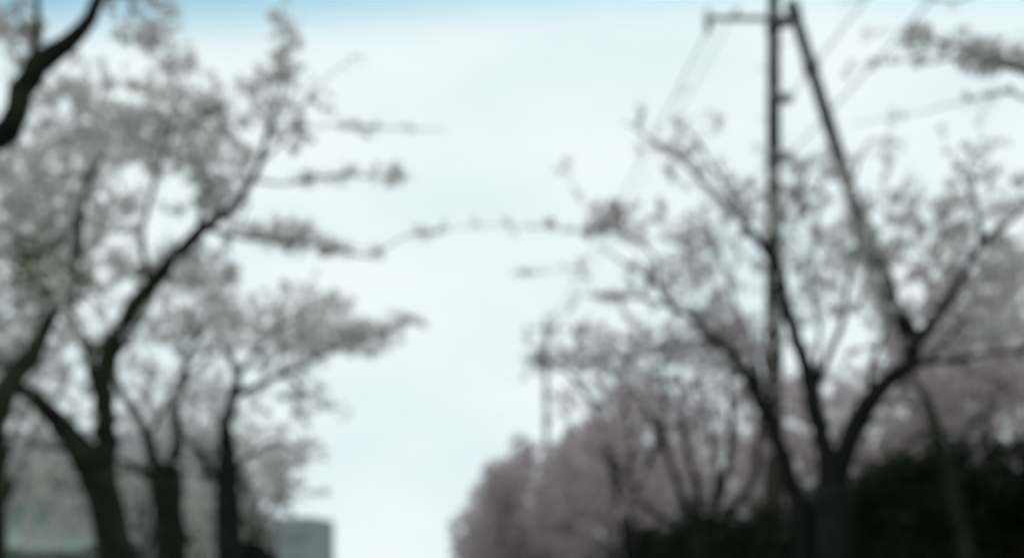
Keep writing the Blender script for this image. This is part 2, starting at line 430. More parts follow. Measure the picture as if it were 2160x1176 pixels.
# house behind the left trees
def house():
    o = empty('house', P(130, 1460, 24) * np.array((1, 1, 0)))
    tag(o, 'grey-green rendered house low behind the left row of trees', 'house')
    part = lambda n, bx, m, p=o: link(n, box_mesh(n, bx), m, p)
    part('wall', [(-6.2, 2.45, 0, 7, -.02, 5.1)], M['wall'])
    for k in range(20):      # lapped siding on the street side
        z = 0.1 + k * .25
        me = bpy.data.meshes.new('siding_board')
        me.from_pydata([(-6.2, -.05, z), (2.45, -.05, z), (2.45, -.012, z + .262), (-6.2, -.012, z + .262), (-6.2, -.002, z), (2.45, -.002, z), (2.45, -.002, z + .262), (-6.2, -.002, z + .262)], [],
                       [(0, 1, 2, 3), (0, 4, 5, 1), (3, 2, 6, 7), (0, 3, 7, 4), (1, 5, 6, 2)]); me.update()
        link('siding_board', me, M['wall'], o)
    # pitched roof, ridge across the view
    V = [(-6.7, -.6, 5.0), (2.9, -.6, 5.0), (2.9, 3.5, 6.5), (-6.7, 3.5, 6.5), (2.9, 7.6, 5.0), (-6.7, 7.6, 5.0)]
    V += [(x, y, z - .14) for x, y, z in V]
    F = [(0, 1, 2, 3), (3, 2, 4, 5), (6, 9, 8, 7), (9, 11, 10, 8), (0, 6, 7, 1), (5, 4, 10, 11), (1, 7, 8, 2), (2, 8, 10, 4), (0, 3, 9, 6), (3, 5, 11, 9)]
    me = bpy.data.meshes.new('roof'); me.from_pydata(V, [], F); me.update(); r = link('roof', me, M['roof'], o)
    for x in np.arange(-6.5, 2.8, 0.46):
        V = []
        for (a, z0) in ((0, .0), (.05, .05)):
            pass
        me = bpy.data.meshes.new('standing_seam')
        V = [(x, -.6, 5.0), (x + .04, -.6, 5.0), (x + .04, 3.5, 6.5), (x, 3.5, 6.5), (x, -.6, 5.05), (x + .04, -.6, 5.05), (x + .04, 3.5, 6.55), (x, 3.5, 6.55)]
        me.from_pydata(V, [], [(0, 3, 2, 1), (4, 5, 6, 7), (0, 1, 5, 4), (1, 2, 6, 5), (2, 3, 7, 6), (3, 0, 4, 7)]); me.update()
        link('standing_seam', me, M['roof'], r)
    # lean-to in front with a sloping pale roof
    part('annexe', [(-5.6, 1.3, -2.2, -.003, -.02, 2.95)], M['wall2'])
    V = [(-5.9, -2.6, 3.0), (1.6, -2.6, 2.75), (1.6, -.01, 3.55), (-5.9, -.01, 3.8)]
    V += [(x, y, z + .1) for x, y, z in V]
    me = bpy.data.meshes.new('annexe_roof'); me.from_pydata(V, [], [(0, 3, 2, 1), (4, 5, 6, 7), (0, 1, 5, 4), (1, 2, 6, 5), (2, 3, 7, 6), (3, 0, 4, 7)]); me.update()
    link('annexe_roof', me, M['wall2'], o)
    for (x0, x1, z0, z1, y) in ((-1.0, .6, .9, 2.1, -2.2), (-4.4, -2.8, .9, 2.1, -2.2)):
        f = part('window', [(x0, x1, y - .05, y + .02, z0 - .06, z0), (x0, x1, y - .05, y + .02, z1, z1 + .06), (x0 - .06, x0, y - .05, y + .02, z0 - .06, z1 + .06), (x1, x1 + .06, y - .05, y + .02, z0 - .06, z1 + .06), ((x0 + x1) / 2 - .02, (x0 + x1) / 2 + .02, y - .04, y + .02, z0, z1)], M['frame'])
        part('pane', [(x0, x1, y - .02, y - .008, z0, z1)], M['glass'], f)
house()

# tall block far down the road
def block():
    o = empty('tower_block', P(652, 1332, 88) * np.array((1, 1, 0)))
    o.rotation_euler = (0, 0, math.radians(-21))
    tag(o, 'blue-grey flat-roofed building block far down the road beyond the left trees', 'building')
    part = lambda n, bx, m, p=o: link(n, box_mesh(n, bx), m, p)
    H = 9.95
    part('wall', [(-3.7, 0, 0, 4.2, -.02, H)], M['block'])
    part('parapet', [(-3.72, .02, -.02, 4.22, H, H + .3)], M['block'])
    for s in range(4):
        for k in range(3):
            x0 = -3.25 + k * 1.15; z0 = 1.0 + s * 2.35
            f = part('window', [(x0 - .05, x0 + .65, -.05, -.002, z0 - .06, z0), (x0 - .05, x0 + .65, -.05, -.002, z0 + .9, z0 + .96), (x0 - .05, x0, -.05, -.002, z0, z0 + .9), (x0 + .6, x0 + .65, -.05, -.002, z0, z0 + .9)], M['frame'])
            part('pane', [(x0, x0 + .6, -.025, -.01, z0, z0 + .9)], M['pane_pale'], f)
        part('floor_band', [(-3.73, .03, -.03, 4.23, 2.3 + s * 2.35, 2.42 + s * 2.35)], M['block'])
block()
#@@OBJ
# ------------------------------------------------------------------ hedge and shrubs
def shrub_mass(name, label, cat, spine, nleaf, leaf=0.06, group=None):
    """spine: rows (x, y, half width, height); a clipped, uneven evergreen mass along it"""
    sp = np.asarray(spine, float)
    seg = np.concatenate(([0], np.cumsum(np.hypot(*np.diff(sp[:, :2], axis=0).T))))
    L = seg[-1]; n = max(6, int(L / 0.35)); s = np.linspace(0, L, n)
    q = np.stack([np.interp(s, seg, sp[:, k]) for k in range(4)], -1)
    d = np.gradient(q[:, :2], axis=0); d /= np.linalg.norm(d, axis=1)[:, None]; nrm = np.stack((-d[:, 1], d[:, 0]), -1)
    base = np.array((sp[0, 0], sp[0, 1], 0.0)); root = empty(name, base); tag(root, label, cat, group)
    K = 12; rings = []
    for i in range(n):
        prof = []
        for k in range(K):
            t = -math.pi * .5 + (k / (K - 1)) * math.pi * 2 * .5 + 0 if False else k / (K - 1)
            # from one foot over the crown to the other foot
            ang = math.pi * t
            cx = math.cos(ang); cz = math.sin(ang)
            cx = math.copysign(abs(cx) ** .55, cx); cz = cz ** .45
            w = q[i, 2] * (1 + RNG.normal(0, .10)); h = q[i, 3] * (1 + RNG.normal(0, .035))
            e = 0.35 if i in (0, n - 1) else 1.0
            prof.append((q[i, 0] + nrm[i, 0] * cx * w * e, q[i, 1] + nrm[i, 1] * cx * w * e, max(-.02, cz * h * (0.9 if e < 1 else 1))))
        rings.append(prof)
    R = np.array(rings)
    a = np.arange(n - 1)[:, None] * K; b = np.arange(K - 1)[None]
    Q = np.stack((a + b, a + b + 1, a + K + b + 1, a + K + b), -1).reshape(-1, 4)
    T = []
    for e in (0, n - 1):
        for k in range(1, K - 1): T.append((e * K, e * K + k, e * K + k + 1))
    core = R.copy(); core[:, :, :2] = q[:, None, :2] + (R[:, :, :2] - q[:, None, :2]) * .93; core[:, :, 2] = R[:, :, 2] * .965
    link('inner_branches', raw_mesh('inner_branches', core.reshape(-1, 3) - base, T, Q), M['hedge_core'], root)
    # leaves spread through the outer shell, a little denser where the mass stands near
    i = np.minimum((RNG.uniform(0, 1, nleaf) ** 1.35 * (n - 1)), n - 1.001); k = RNG.uniform(0, K - 1.001, nleaf)
    i0 = i.astype(int); k0 = k.astype(int); fi = (i - i0)[:, None]; fk = (k - k0)[:, None]
    C = (R[i0, k0] * (1 - fi) * (1 - fk) + R[i0 + 1, k0] * fi * (1 - fk) + R[i0, k0 + 1] * (1 - fi) * fk + R[i0 + 1, k0 + 1] * fi * fk)
    cen = np.stack((np.interp(i, np.arange(n), q[:, 0]), np.interp(i, np.arange(n), q[:, 1]), C[:, 2] * .6), -1)
    out = C - cen; out /= (np.linalg.norm(out, axis=1)[:, None] + 1e-9)
    lump = np.sin(C[:, 0] * 3.1 + C[:, 2] * 4) * np.sin(C[:, 1] * 2.7 + 1) * .09
    C = C + out * (RNG.uniform(-.05, .10, nleaf) + RNG.exponential(.07, nleaf) + lump * 1.3)[:, None]
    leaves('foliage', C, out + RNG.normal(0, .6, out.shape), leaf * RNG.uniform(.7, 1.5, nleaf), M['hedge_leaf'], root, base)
    return root

sp = []
for D, h in ((8.9, 2.5), (9.6, 2.85), (10.4, 3.0), (11.3, 2.95), (12.3, 3.12), (12.9, 2.7), (13.5, 2.35), (14.2, 2.75), (15, 3.05), (15.8, 2.5), (16.8, 2.9), (18, 3.3), (19, 2.7), (20.5, 3.1),
             (22, 3.2), (23.5, 2.7), (25.5, 3.3), (28, 2.9), (31, 3.5), (34, 3.1), (38, 3.6), (43, 3.4), (48, 3.8)):
    x, y = road(5.75 + .15 * math.sin(D * 1.3), D); sp.append((x, y, .5 + .013 * D, h))
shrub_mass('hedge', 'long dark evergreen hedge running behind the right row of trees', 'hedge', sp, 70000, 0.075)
x, y = road(5.95, 7.9)
sp = [(x - .5, y + .75, .62, 2.7), (x + .0, y + .45, .8, 3.12), (x + .5, y + .3, .85, 3.22), (x + 1.1, y + .2, .8, 3.1), (x + 1.7, y, .6, 2.7)]
shrub_mass('shrub', 'rounded black-green shrub rising above the hedge at the right edge', 'shrub', sp, 16000, 0.07)

p = P(535, 1300, 25); q2 = P(470, 1300, 25)
shrub_mass('shrub', 'dark green shrub beside the grey block at the end of the left row', 'shrub', [(p[0] - 2.3, 24.4, .5, 2.9), (p[0] - 1.7, 24.6, .7, 3.5), (p[0] - 1.1, 24.8, .7, 3.7), (p[0] - .6, 25, .8, 4.0), (p[0] + .1, 25, .8, 4.1), (p[0] + .5, 25.2, .5, 3.5)], 12000, .09)

# ------------------------------------------------------------------ utility poles
def cyl(name, p0, p1, r0, r1, m, parent, origin, sides=16):
    T = Tubes(); p0 = np.asarray(p0, float); p1 = np.asarray(p1, float)
    k = np.linspace(0, 1, 6)[:, None]
    T.add(np.hstack((p0 * (1 - k) + p1 * k, r0 * (1 - k) + r1 * k)), sides); return T.build(name, m, parent, origin)

ARM_Z = P(0, 50, 18)[2]
def utility_pole(label, base, H, r0, r1, arm_l, arm_r, brace=None, braces_bolts=True, mtl='concrete'):
    base = np.asarray(base, float); root = empty('utility_pole', base); tag(root, label, 'utility pole')
    top = base + np.array((0, 0, H))
    cyl('shaft', base - np.array((0, 0, .1)), top, r0, r1, M[mtl], root, base, 20)
    cyl('cap', top, top + np.array((0, 0, .06)), r1 * 1.1, r1 * .6, M['steel'], root, base)
    rz = lambda z: r0 + (r1 - r0) * z / H
    for zi, (al, ar) in ((ARM_Z, (arm_l, arm_r)), (H - .5, (.9, .9))):
        rr = rz(zi)
        a = link('crossarm', box_mesh('crossarm', [(-al, ar, -rr - .09, -rr - .005, zi - .024, zi + .024)]), M['steel'], root)
        cl = Tubes(); cl.add(np.array([(0, 0, zi - .14, rr + .03), (0, 0, zi - .06, rr + .035), (0, 0, zi + .06, rr + .035), (0, 0, zi + .14, rr + .03)]), 16)
        cl.build('clamp_band', M['steel'], root)
        for x in ((-al + .06, -al * .55) if zi == ARM_Z else (-.82, -.45, .45, .82)):
            I = Tubes(); I.add(np.array([(x, -rr - .05, zi + .04, .018), (x, -rr - .05, zi + .09, .045), (x, -rr - .05, zi + .12, .03), (x, -rr - .05, zi + .15, .045), (x, -rr - .05, zi + .19, .03), (x, -rr - .05, zi + .21, .02)]), 10)
            I.build('insulator', M['porcelain'], a)
        if zi == ARM_Z:
            # hanger below the arm's end
            link('hanger', box_mesh('hanger', [(-al + .02, -al + .12, -rr - .08, -rr - .02, zi - .26, zi - .05)]), M['steel'], a)
    for k in range(int((H - 2.5) / .45)):
        z = 2.3 + k * .45; s = 1 if k % 2 else -1; r = rz(z)
        B = Tubes(); B.add(np.array([(s * r * .9, 0, z, .009), (s * (r + .15), 0, z, .009), (s * (r + .155), 0, z + .03, .009)]), 6); B.build('step_bolt', M['steel'], root)
    for z in (ARM_Z - 1.35, ARM_Z - 2.4):
        r = rz(z)
        Bd = Tubes(); Bd.add(np.array([(0, 0, z - .09, r + .012), (0, 0, z + .09, r + .012)]), 16); Bd.build('cable_band', M['steel'], root)
        link('cable_bracket', box_mesh('cable_bracket', [(r, r + .22, -.05, .05, z - .07, z + .07)]), M['steel'], root)
    if brace:
        (t0, f0, ra, rb) = brace
        b = cyl('brace', np.asarray(f0), np.asarray(t0), ra, rb, M['concrete'], root, base, 18)
        v = np.asarray(t0) - np.asarray(f0)
        for fr, ww in ((0.905, .035), (.985, .03), (.52, .02)):
            c = np.asarray(f0) + v * fr; dd = v / np.linalg.norm(v); rr = ra + (rb - ra) * fr + ww
            Bd = Tubes(); Bd.add(np.array([[*(c - dd * .10), rr], [*(c + dd * .10), rr]]), 16); Bd.build('clamp_band', M['steel'], b, base)
        # short strut tying the two shafts together at the top
        zz = ARM_Z + .02
        link('tie_bar', box_mesh('tie_bar', [(.1, t0[0] - base[0], -.06, .06, zz - .07, zz + .05)]), M['steel'], root)
    return root

pb = np.array(gp(1632, 18.0))
bt = P(1668, 4, 17.95); bf = np.array((P(2128, 1460, 17.4)[0], 17.4, -.1))
utility_pole('tall utility pole with crossarm and leaning brace behind the right trees', pb, 15.4, .22, .075, 1.28, .30, (bt, bf, .17, .10), mtl='brown_pole')
pb2 = np.array(gp(1152, 42.0))
utility_pole('distant utility pole standing among pink blossom right of the sky gap', pb2, 14.0, .15, .10, .9, .9, mtl='hazed_concrete')
pb0 = np.array((*road(6.86, -12), 0)); 

# overhead wires : parallel to the road, sagging between the poles
def wire(label, p0, p1, sag, r=.012, beyond=None):
    pts = []
    for k in np.linspace(0, 1, 40):
        p = np.asarray(p0) * (1 - k) + np.asarray(p1) * k; p = p.copy(); p[2] -= 4 * sag * k * (1 - k); pts.append((*p, r))
    T = Tubes(); T.add(pts, 6); o = T.build('overhead_wire', M['wire'])
    return tag(o, label, 'wire', 'wires strung between the utility poles')
roff = lambda b, dx, z: np.array((b[0] + dx, b[1] - .2, z))
wire('faint wire falling away from the left end of the crossarm', roff(pb, -1.22, ARM_Z - .22), roff(pb2, -.85, ARM_Z - .22), .25, .013)
wire('faint wire falling away from the middle of the left crossarm', roff(pb, -.7, ARM_Z + .2), roff(pb2, -.45, ARM_Z + .2), .35, .008)
wire('faint diagonal wire rising to the right from the utility pole shaft', roff(pb, .3, ARM_Z - 1.35), roff(pb0, .3, ARM_Z - 1.1), .12, .013)
wire('lower faint diagonal wire crossing behind the leaning brace', roff(pb, .3, ARM_Z - 2.4), roff(pb0, .3, ARM_Z - 2.4), .25, .013)

# ------------------------------------------------------------------ trees, left row
cherry('nearest left cherry tree, its dark limb crossing the top-left corner', foot(-2.95, 6.0),
  [(-62, 1250, 6.0, 68), (-52, 1100, 6.0, 62), (-45, 960, 6.0, 58), (-40, 880, 6.0, 54)],
  [[(-40, 890, 6.0, 46), (5, 830, 6.1, 26), (62, 750, 6.3, 20), (105, 672, 6.5, 17), (150, 590, 6.8, 14), (170, 470, 7.0, 12), (178, 400, 7.1, 8), (230, 300, 7.3, 5)],
   [(-40, 890, 6.0, 48), (-110, 700, 6.1, 42), (-130, 500, 6.1, 38), (-60, 330, 6.1, 33), (20, 275, 6.1, 27), (52, 195, 6.1, 25), (80, 140, 6.1, 24), (150, 85, 6.15, 19), (205, 5, 6.2, 16), (250, -120, 6.3, 11), (300, -260, 6.4, 6), (330, -380, 6.5, 2)],
   [(75, 145, 6.1, 16), (78, 80, 6.1, 11), (78, 0, 6.1, 8), (70, -100, 6.1, 5), (55, -220, 6.1, 2)],
   [(-130, 500, 6.1, 26), (-300, 300, 6.3, 20), (-420, 100, 6.6, 10), (-510, -60, 6.8, 3)]],
  [(270, -260, 6.4, 200, 110, 50), (20, -190, 6.3, 140, 90, 26), (-480, 0, 6.7, 140, 120, 24), (20, 60, 6.3, 90, 90, 20), (300, 30, 6.5, 90, 60, 22), (60, 640, 6.6, 110, 120, 40), (0, 420, 6.6, 120, 120, 40),
   (160, 460, 7.1, 120, 120, 32), (-300, 200, 6.5, 200, 250, 60), (160, 250, 7.2, 120, 100, 12), (20, 780, 6.6, 60, 60, 10)],
  bark='bark_moss', green=[(110, 560, 6.7, 75, 80, 260)], mult=2.4, haze=30, hs=.30)

cherry('left cherry tree with thick forked trunk and long limb reaching into the sky', foot(-2.50, 9.0),
  [(262, 1330, 9, 46), (245, 1176, 9, 42), (226, 1070, 9, 39), (205, 1000, 9, 44)],
  [[(200, 1000, 9, 36), (165, 948, 9, 31), (115, 883, 8.9, 25), (70, 838, 8.8, 21), (20, 790, 8.7, 17), (-60, 700, 8.6, 13), (-120, 560, 8.5, 8)],
   [(212, 1000, 9, 34), (226, 930, 9.05, 27), (220, 860, 9.1, 24), (222, 780, 9.1, 22), (245, 703, 9.1, 19), (282, 648, 9.15, 20), (350, 563, 9.2, 18), (425, 487, 9.25, 16), (500, 425, 9.3, 12), (545, 350, 9.3, 10), (572, 260, 9.35, 8), (595, 180, 9.4, 6), (604, 80, 9.5, 4.5), (590, 15, 9.6, 3)],
   [(226, 930, 9.05, 18), (190, 760, 9.2, 12), (150, 650, 9.4, 9), (140, 480, 9.7, 7), (190, 330, 10, 6), (220, 180, 10.2, 4)],
   [(315, 606, 9.18, 12), (300, 480, 9.5, 9), (340, 350, 9.7, 7), (370, 230, 9.8, 5), (365, 130, 9.9, 3)],
   [(420, 487, 9.25, 10), (430, 380, 9.4, 8), (400, 280, 9.5, 6), (470, 220, 9.5, 4)],
   [(430, 478, 9.25, 9), (520, 500, 9.1, 7), (610, 512, 9.0, 6), (700, 523, 8.9, 5), (780, 540, 8.8, 3.5), (850, 505, 8.7, 2.5), (950, 480, 8.6, 2)],
   [(535, 375, 9.3, 6), (600, 388, 9.1, 4), (715, 370, 9.0, 4), (870, 376, 8.9, 2)],
   [(570, 270, 9.35, 4), (640, 268, 9.2, 3), (720, 268, 9.1, 2.5), (850, 270, 9.0, 2), (940, 276, 9, 1.5)],
   [(545, 350, 9.3, 6), (620, 270, 9.5, 4), (655, 200, 9.6, 2.5), (740, 120, 9.7, 1.5)],
   [(165, 948, 9, 12), (120, 945, 8.9, 8), (60, 930, 8.8, 6), (0, 915, 8.7, 4)]],
  [(600, 60, 9.5, 40, 60, 10), (585, 160, 9.4, 50, 70, 18), (540, 210, 9.4, 40, 60, 10), (610, 260, 9.4, 60, 50, 16), (690, 210, 9.4, 30, 40, 4), (650, 200, 9.5, 25, 30, 6),
   (370, 140, 9.9, 40, 60, 16), (440, 240, 9.6, 75, 50, 40), (330, 290, 9.8, 100, 70, 52), (180, 240, 10, 160, 85, 70), (80, 360, 9.6, 130, 60, 60), (270, 285, 9.8, 110, 40, 34), (100, 460, 9.4, 110, 60, 30),
   (450, 350, 9.4, 80, 70, 36), (470, 420, 9.4, 60, 60, 22), (380, 400, 9.6, 30, 70, 3), (250, 575, 9.4, 90, 45, 16), (60, 540, 9.2, 90, 110, 26),
   (600, 495, 9, 80, 32, 40), (690, 520, 8.9, 50, 18, 14), (770, 530, 8.85, 50, 16, 7), (900, 490, 8.7, 60, 16, 3),
   (640, 378, 9.1, 50, 18, 8), (725, 362, 9, 40, 20, 11), (820, 368, 8.9, 45, 16, 11), (760, 268, 9.1, 50, 14, 6), (850, 270, 9, 60, 12, 5),
   (420, 560, 9.4, 90, 60, 26), (-60, 620, 8.7, 120, 120, 30), (60, 900, 8.8, 60, 40, 5), (740, 130, 9.7, 40, 30, 2), (250, 150, 10, 90, 60, 5)],
  bark='bark_moss', green=[(190, 750, 9.1, 60, 60, 120), (120, 600, 9.3, 60, 60, 120)], mult=3.2, haze=420, hs=.24, thick=.93)

cherry('left cherry tree with slim mossy trunk, second of the row in full view', foot(-2.42, 11.5),
  [(368, 1330, 11.5, 32), (362, 1176, 11.5, 29), (355, 1080, 11.5, 28), (350, 1010, 11.5, 30)],
  [[(345, 1015, 11.5, 20), (322, 968, 11.5, 14), (310, 928, 11.5, 12), (293, 885, 11.5, 11), (272, 850, 11.5, 10), (248, 815, 11.6, 9), (245, 760, 11.7, 7), (290, 690, 11.9, 6), (330, 610, 12, 4)],
   [(355, 1012, 11.5, 20), (374, 940, 11.6, 13), (372, 880, 11.7, 11), (388, 800, 11.8, 9), (396, 745, 11.9, 7), (430, 690, 12, 5), (450, 620, 12.1, 4)],
   [(345, 1015, 11.5, 16), (300, 990, 11.3, 11), (262, 975, 11.2, 7), (235, 960, 11.1, 4)],
   [(310, 928, 11.5, 8), (350, 850, 11.3, 6), (380, 790, 11.2, 5), (430, 740, 11.1, 3)]],
  [(330, 690, 11.9, 80, 60, 40), (430, 680, 12, 90, 70, 50), (300, 790, 12.2, 60, 60, 12), (410, 800, 12.3, 70, 60, 18), (400, 600, 12.2, 110, 50, 36), (350, 880, 12.4, 70, 60, 9), (280, 900, 12.2, 50, 50, 4)],
  bark='bark_moss', petal='blossom', mult=3.2, haze=60, hs=.30, thick=1.2)

cherry('left cherry tree whose blossom plume leans right into the sky gap', foot(-2.58, 15.9),
  [(492, 1330, 15.9, 27), (486, 1176, 15.9, 26), (480, 1060, 15.9, 23), (479, 960, 15.9, 19)],
  [[(479, 970, 15.9, 18), (476, 888, 15.9, 14), (494, 838, 15.9, 12), (501, 788, 16, 10), (484, 752, 16.1, 8), (460, 700, 16.2, 6), (470, 620, 16.4, 4)],
   [(497, 832, 15.9, 10), (550, 810, 15.7, 8), (602, 787, 15.5, 7), (680, 750, 15.3, 5), (790, 705, 15.1, 3.5), (885, 670, 15, 2)],
   [(501, 790, 16, 8), (560, 720, 16.2, 6), (640, 660, 16.3, 4), (720, 630, 16.4, 2.5)],
   [(480, 1040, 15.9, 14), (428, 965, 15.8, 9), (378, 897, 15.7, 6), (360, 850, 15.6, 4)],
   [(478, 1010, 15.9, 10), (540, 950, 15.6, 6), (590, 930, 15.4, 4), (640, 960, 15.2, 2)],
   [(602, 787, 15.5, 5), (650, 830, 15.3, 4), (690, 860, 15.2, 3), (730, 850, 15.1, 2)]],
  [(560, 690, 16, 80, 60, 50), (650, 700, 15.6, 95, 50, 110), (760, 710, 15.2, 85, 36, 90), (850, 680, 15, 50, 22, 12), (620, 630, 16.3, 70, 35, 12), (500, 680, 16.2, 60, 60, 26),
   (700, 640, 15.6, 50, 30, 14), (640, 840, 15.3, 60, 45, 18), (720, 860, 15.1, 40, 30, 5), (440, 860, 16.6, 70, 60, 22), (540, 860, 16.2, 40, 50, 9), (600, 760, 15.5, 80, 30, 22), (590, 960, 15.4, 45, 50, 16), (450, 940, 16.6, 40, 40, 8)],
  fsize=.045, mult=3.4, haze=120, hs=.32, thick=1.2)

cherry('last cherry tree of the left row, low and small beside the grey block', foot(-2.55, 19.6),
  [(556, 1330, 19.6, 20), (552, 1200, 19.6, 17), (545, 1120, 19.6, 15)],
  [[(545, 1125, 19.6, 12), (530, 1050, 19.6, 8), (520, 980, 19.6, 5), (540, 900, 19.6, 3)],
   [(546, 1125, 19.6, 10), (575, 1060, 19.4, 7), (600, 1010, 19.2, 4), (640, 960, 19, 2)],
   [(545, 1130, 19.6, 10), (490, 1080, 19.6, 7), (440, 1040, 19.6, 4)]],
  [(575, 1010, 19.4, 50, 45, 40), (600, 960, 19.2, 45, 40, 14), (540, 950, 19.6, 50, 50, 22), (520, 1080, 19.6, 60, 50, 40), (425, 1130, 19.8, 60, 70, 50), (560, 1110, 19.5, 30, 50, 16), (600, 1050, 19.2, 40, 25, 10), (450, 1050, 19.8, 60, 50, 20)],
  fsize=.055, mult=3.0, haze=160, green=[(560, 1120, 19.5, 50, 70, 200), (480, 1000, 19.6, 40, 40, 50)])

# ------------------------------------------------------------------ trees, right row
cherry('nearest right cherry tree, only its blossom boughs entering at the upper right', foot(4.45, 5.6),
  [(2560, 1250, 5.6, 75), (2540, 1000, 5.6, 64), (2500, 800, 5.7, 60)],
  [[(2500, 810, 5.7, 48), (2420, 560, 5.9, 34), (2330, 330, 6.1, 22), (2230, 190, 6.3, 14), (2150, 148, 6.4, 11), (2080, 118, 6.5, 9), (2010, 90, 6.6, 6), (1920, 72, 6.7, 3)],
   [(2330, 330, 6.1, 16), (2240, 230, 6.1, 9), (2160, 202, 6.1, 5), (2105, 193, 6.1, 4), (2050, 210, 6.1, 2.5), (1960, 232, 6.1, 2), (1890, 245, 6.1, 1.6), (1800, 262, 6.1, 1.3)],
   [(2050, 105, 6.55, 4), (1965, 132, 6.5, 3), (1885, 130, 6.5, 2.5), (1810, 140, 6.5, 1.5)],
   [(2420, 560, 5.9, 24), (2400, 200, 6.2, 16), (2250, -40, 6.4, 9), (2100, -30, 6.5, 5), (2010, 6, 6.6, 3.5), (1900, -20, 6.7, 2.5), (1780, 4, 6.8, 2)],
   [(2500, 810, 5.7, 40), (2640, 500, 5.8, 28), (2760, 200, 6, 12), (2840, 0, 6.2, 3)]],
  [(2100, 125, 6.4, 75, 20, 26), (2030, 100, 6.5, 60, 16, 20), (2130, 115, 6.4, 50, 28, 26), (2050, 100, 6.5, 60, 18, 22), (1930, 85, 6.6, 36, 24, 14), (1960, 125, 6.5, 40, 14, 9), (1880, 130, 6.5, 35, 9, 5), (1800, 142, 6.5, 40, 8, 3),
   (2115, 190, 6.1, 30, 16, 9), (2060, 208, 6.1, 30, 9, 4), (2005, 224, 6.1, 12, 10, 3), (1885, 247, 6.1, 40, 12, 5), (2010, 8, 6.6, 24, 10, 4), (1780, 4, 6.8, 30, 10, 4),
   (2400, 100, 6.2, 180, 160, 60), (2700, 250, 6, 150, 200, 50), (2820, 40, 6.1, 130, 120, 24), (2300, -120, 6.4, 160, 70, 26), (1820, 78, 6.7, 20, 10, 1)],
  fsize=.04, mult=3.0, haze=60, hs=.16, hb=.6)

cherry('right cherry tree with wide V-shaped fork standing in front of the hedge', foot(4.18, 9.5),
  [(1762, 1330, 9.5, 48), (1758, 1176, 9.5, 42), (1757, 1080, 9.5, 39), (1756, 1020, 9.5, 40)],
  [[(1752, 1025, 9.5, 30), (1736, 930, 9.5, 24), (1712, 840, 9.5, 23), (1698, 770, 9.5, 19), (1672, 690, 9.55, 18), (1650, 620, 9.6, 18), (1634, 555, 9.6, 17), (1565, 465, 9.7, 10), (1496, 396, 9.8, 8), (1449, 350, 9.9, 6), (1374, 294, 10, 4), (1310, 255, 10.1, 2)],
   [(1760, 1025, 9.5, 32), (1790, 935, 9.4, 28), (1828, 852, 9.3, 27), (1872, 800, 9.25, 23), (1922, 768, 9.2, 24), (1915, 705, 9.2, 24), (1890, 640, 9.2, 17), (1862, 560, 9.3, 13), (1830, 470, 9.4, 9), (1800, 380, 9.6, 6), (1830, 300, 9.8, 4)],
   [(1925, 740, 9.2, 17), (1950, 700, 9.1, 17), (1985, 648, 9, 15), (2030, 580, 8.9, 13), (2070, 512, 8.8, 12), (2135, 460, 8.7, 10), (2220, 390, 8.6, 7)],
   [(1935, 768, 9.2, 12), (2000, 762, 9.0, 10), (2080, 748, 8.8, 9), (2170, 735, 8.6, 8), (2260, 700, 8.5, 5)],
   [(1713, 830, 9.5, 16), (1745, 755, 9.4, 12), (1773, 685, 9.3, 10), (1790, 590, 9.2, 8), (1805, 510, 9.1, 6), (1790, 430, 9, 4)],
   [(1712, 835, 9.5, 12), (1722, 770, 9.6, 9), (1728, 690, 9.7, 7), (1710, 600, 9.8, 5), (1720, 480, 9.9, 3)],
   [(1828, 852, 9.3, 12), (1843, 760, 9.2, 8), (1868, 690, 9.1, 6), (1880, 600, 9, 4)],
   [(2070, 512, 8.8, 9), (2060, 440, 8.7, 7), (2030, 380, 8.6, 4), (2010, 330, 8.6, 3)],
   [(1634, 555, 9.6, 12), (1640, 470, 9.5, 8), (1690, 390, 9.4, 6), (1710, 330, 9.3, 3)],
   [(1560, 460, 9.7, 7), (1545, 420, 9.5, 6), (1470, 300, 9.5, 4), (1430, 265, 9.5, 2)],
   [(1960, 762, 9.2, 8), (2020, 690, 9.2, 6), (2070, 610, 9.2, 4)]],
  [(1440, 340, 9.8, 70, 50, 12), (1480, 270, 9.6, 60, 40, 8), (1520, 240, 9.6, 30, 20, 3), (1550, 420, 9.6, 60, 50, 20), (1600, 440, 9.5, 60, 60, 20), (1700, 370, 9.4, 60, 40, 12), (1690, 440, 9.6, 60, 50, 18),
   (1710, 540, 9.8, 60, 60, 18), (1790, 520, 9.2, 50, 50, 16), (1840, 520, 9.3, 60, 50, 20), (1900, 300, 9.7, 30, 30, 5), (1900, 420, 9.4, 70, 40, 14), (1960, 470, 9, 70, 50, 20), (2030, 420, 8.7, 50, 70, 16),
   (2000, 560, 9, 60, 50, 14), (2120, 560, 8.8, 60, 60, 22), (2060, 330, 8.7, 50, 40, 6), (2140, 420, 8.6, 50, 50, 10), (1730, 640, 9.6, 50, 50, 12), (1380, 300, 10, 40, 25, 3), (1620, 350, 9.5, 40, 30, 5), (2080, 700, 9, 60, 40, 18), (1830, 640, 9.2, 40, 50, 8)],
  mult=2.6, haze=380, hs=.26, hb=.55, thick=.84)

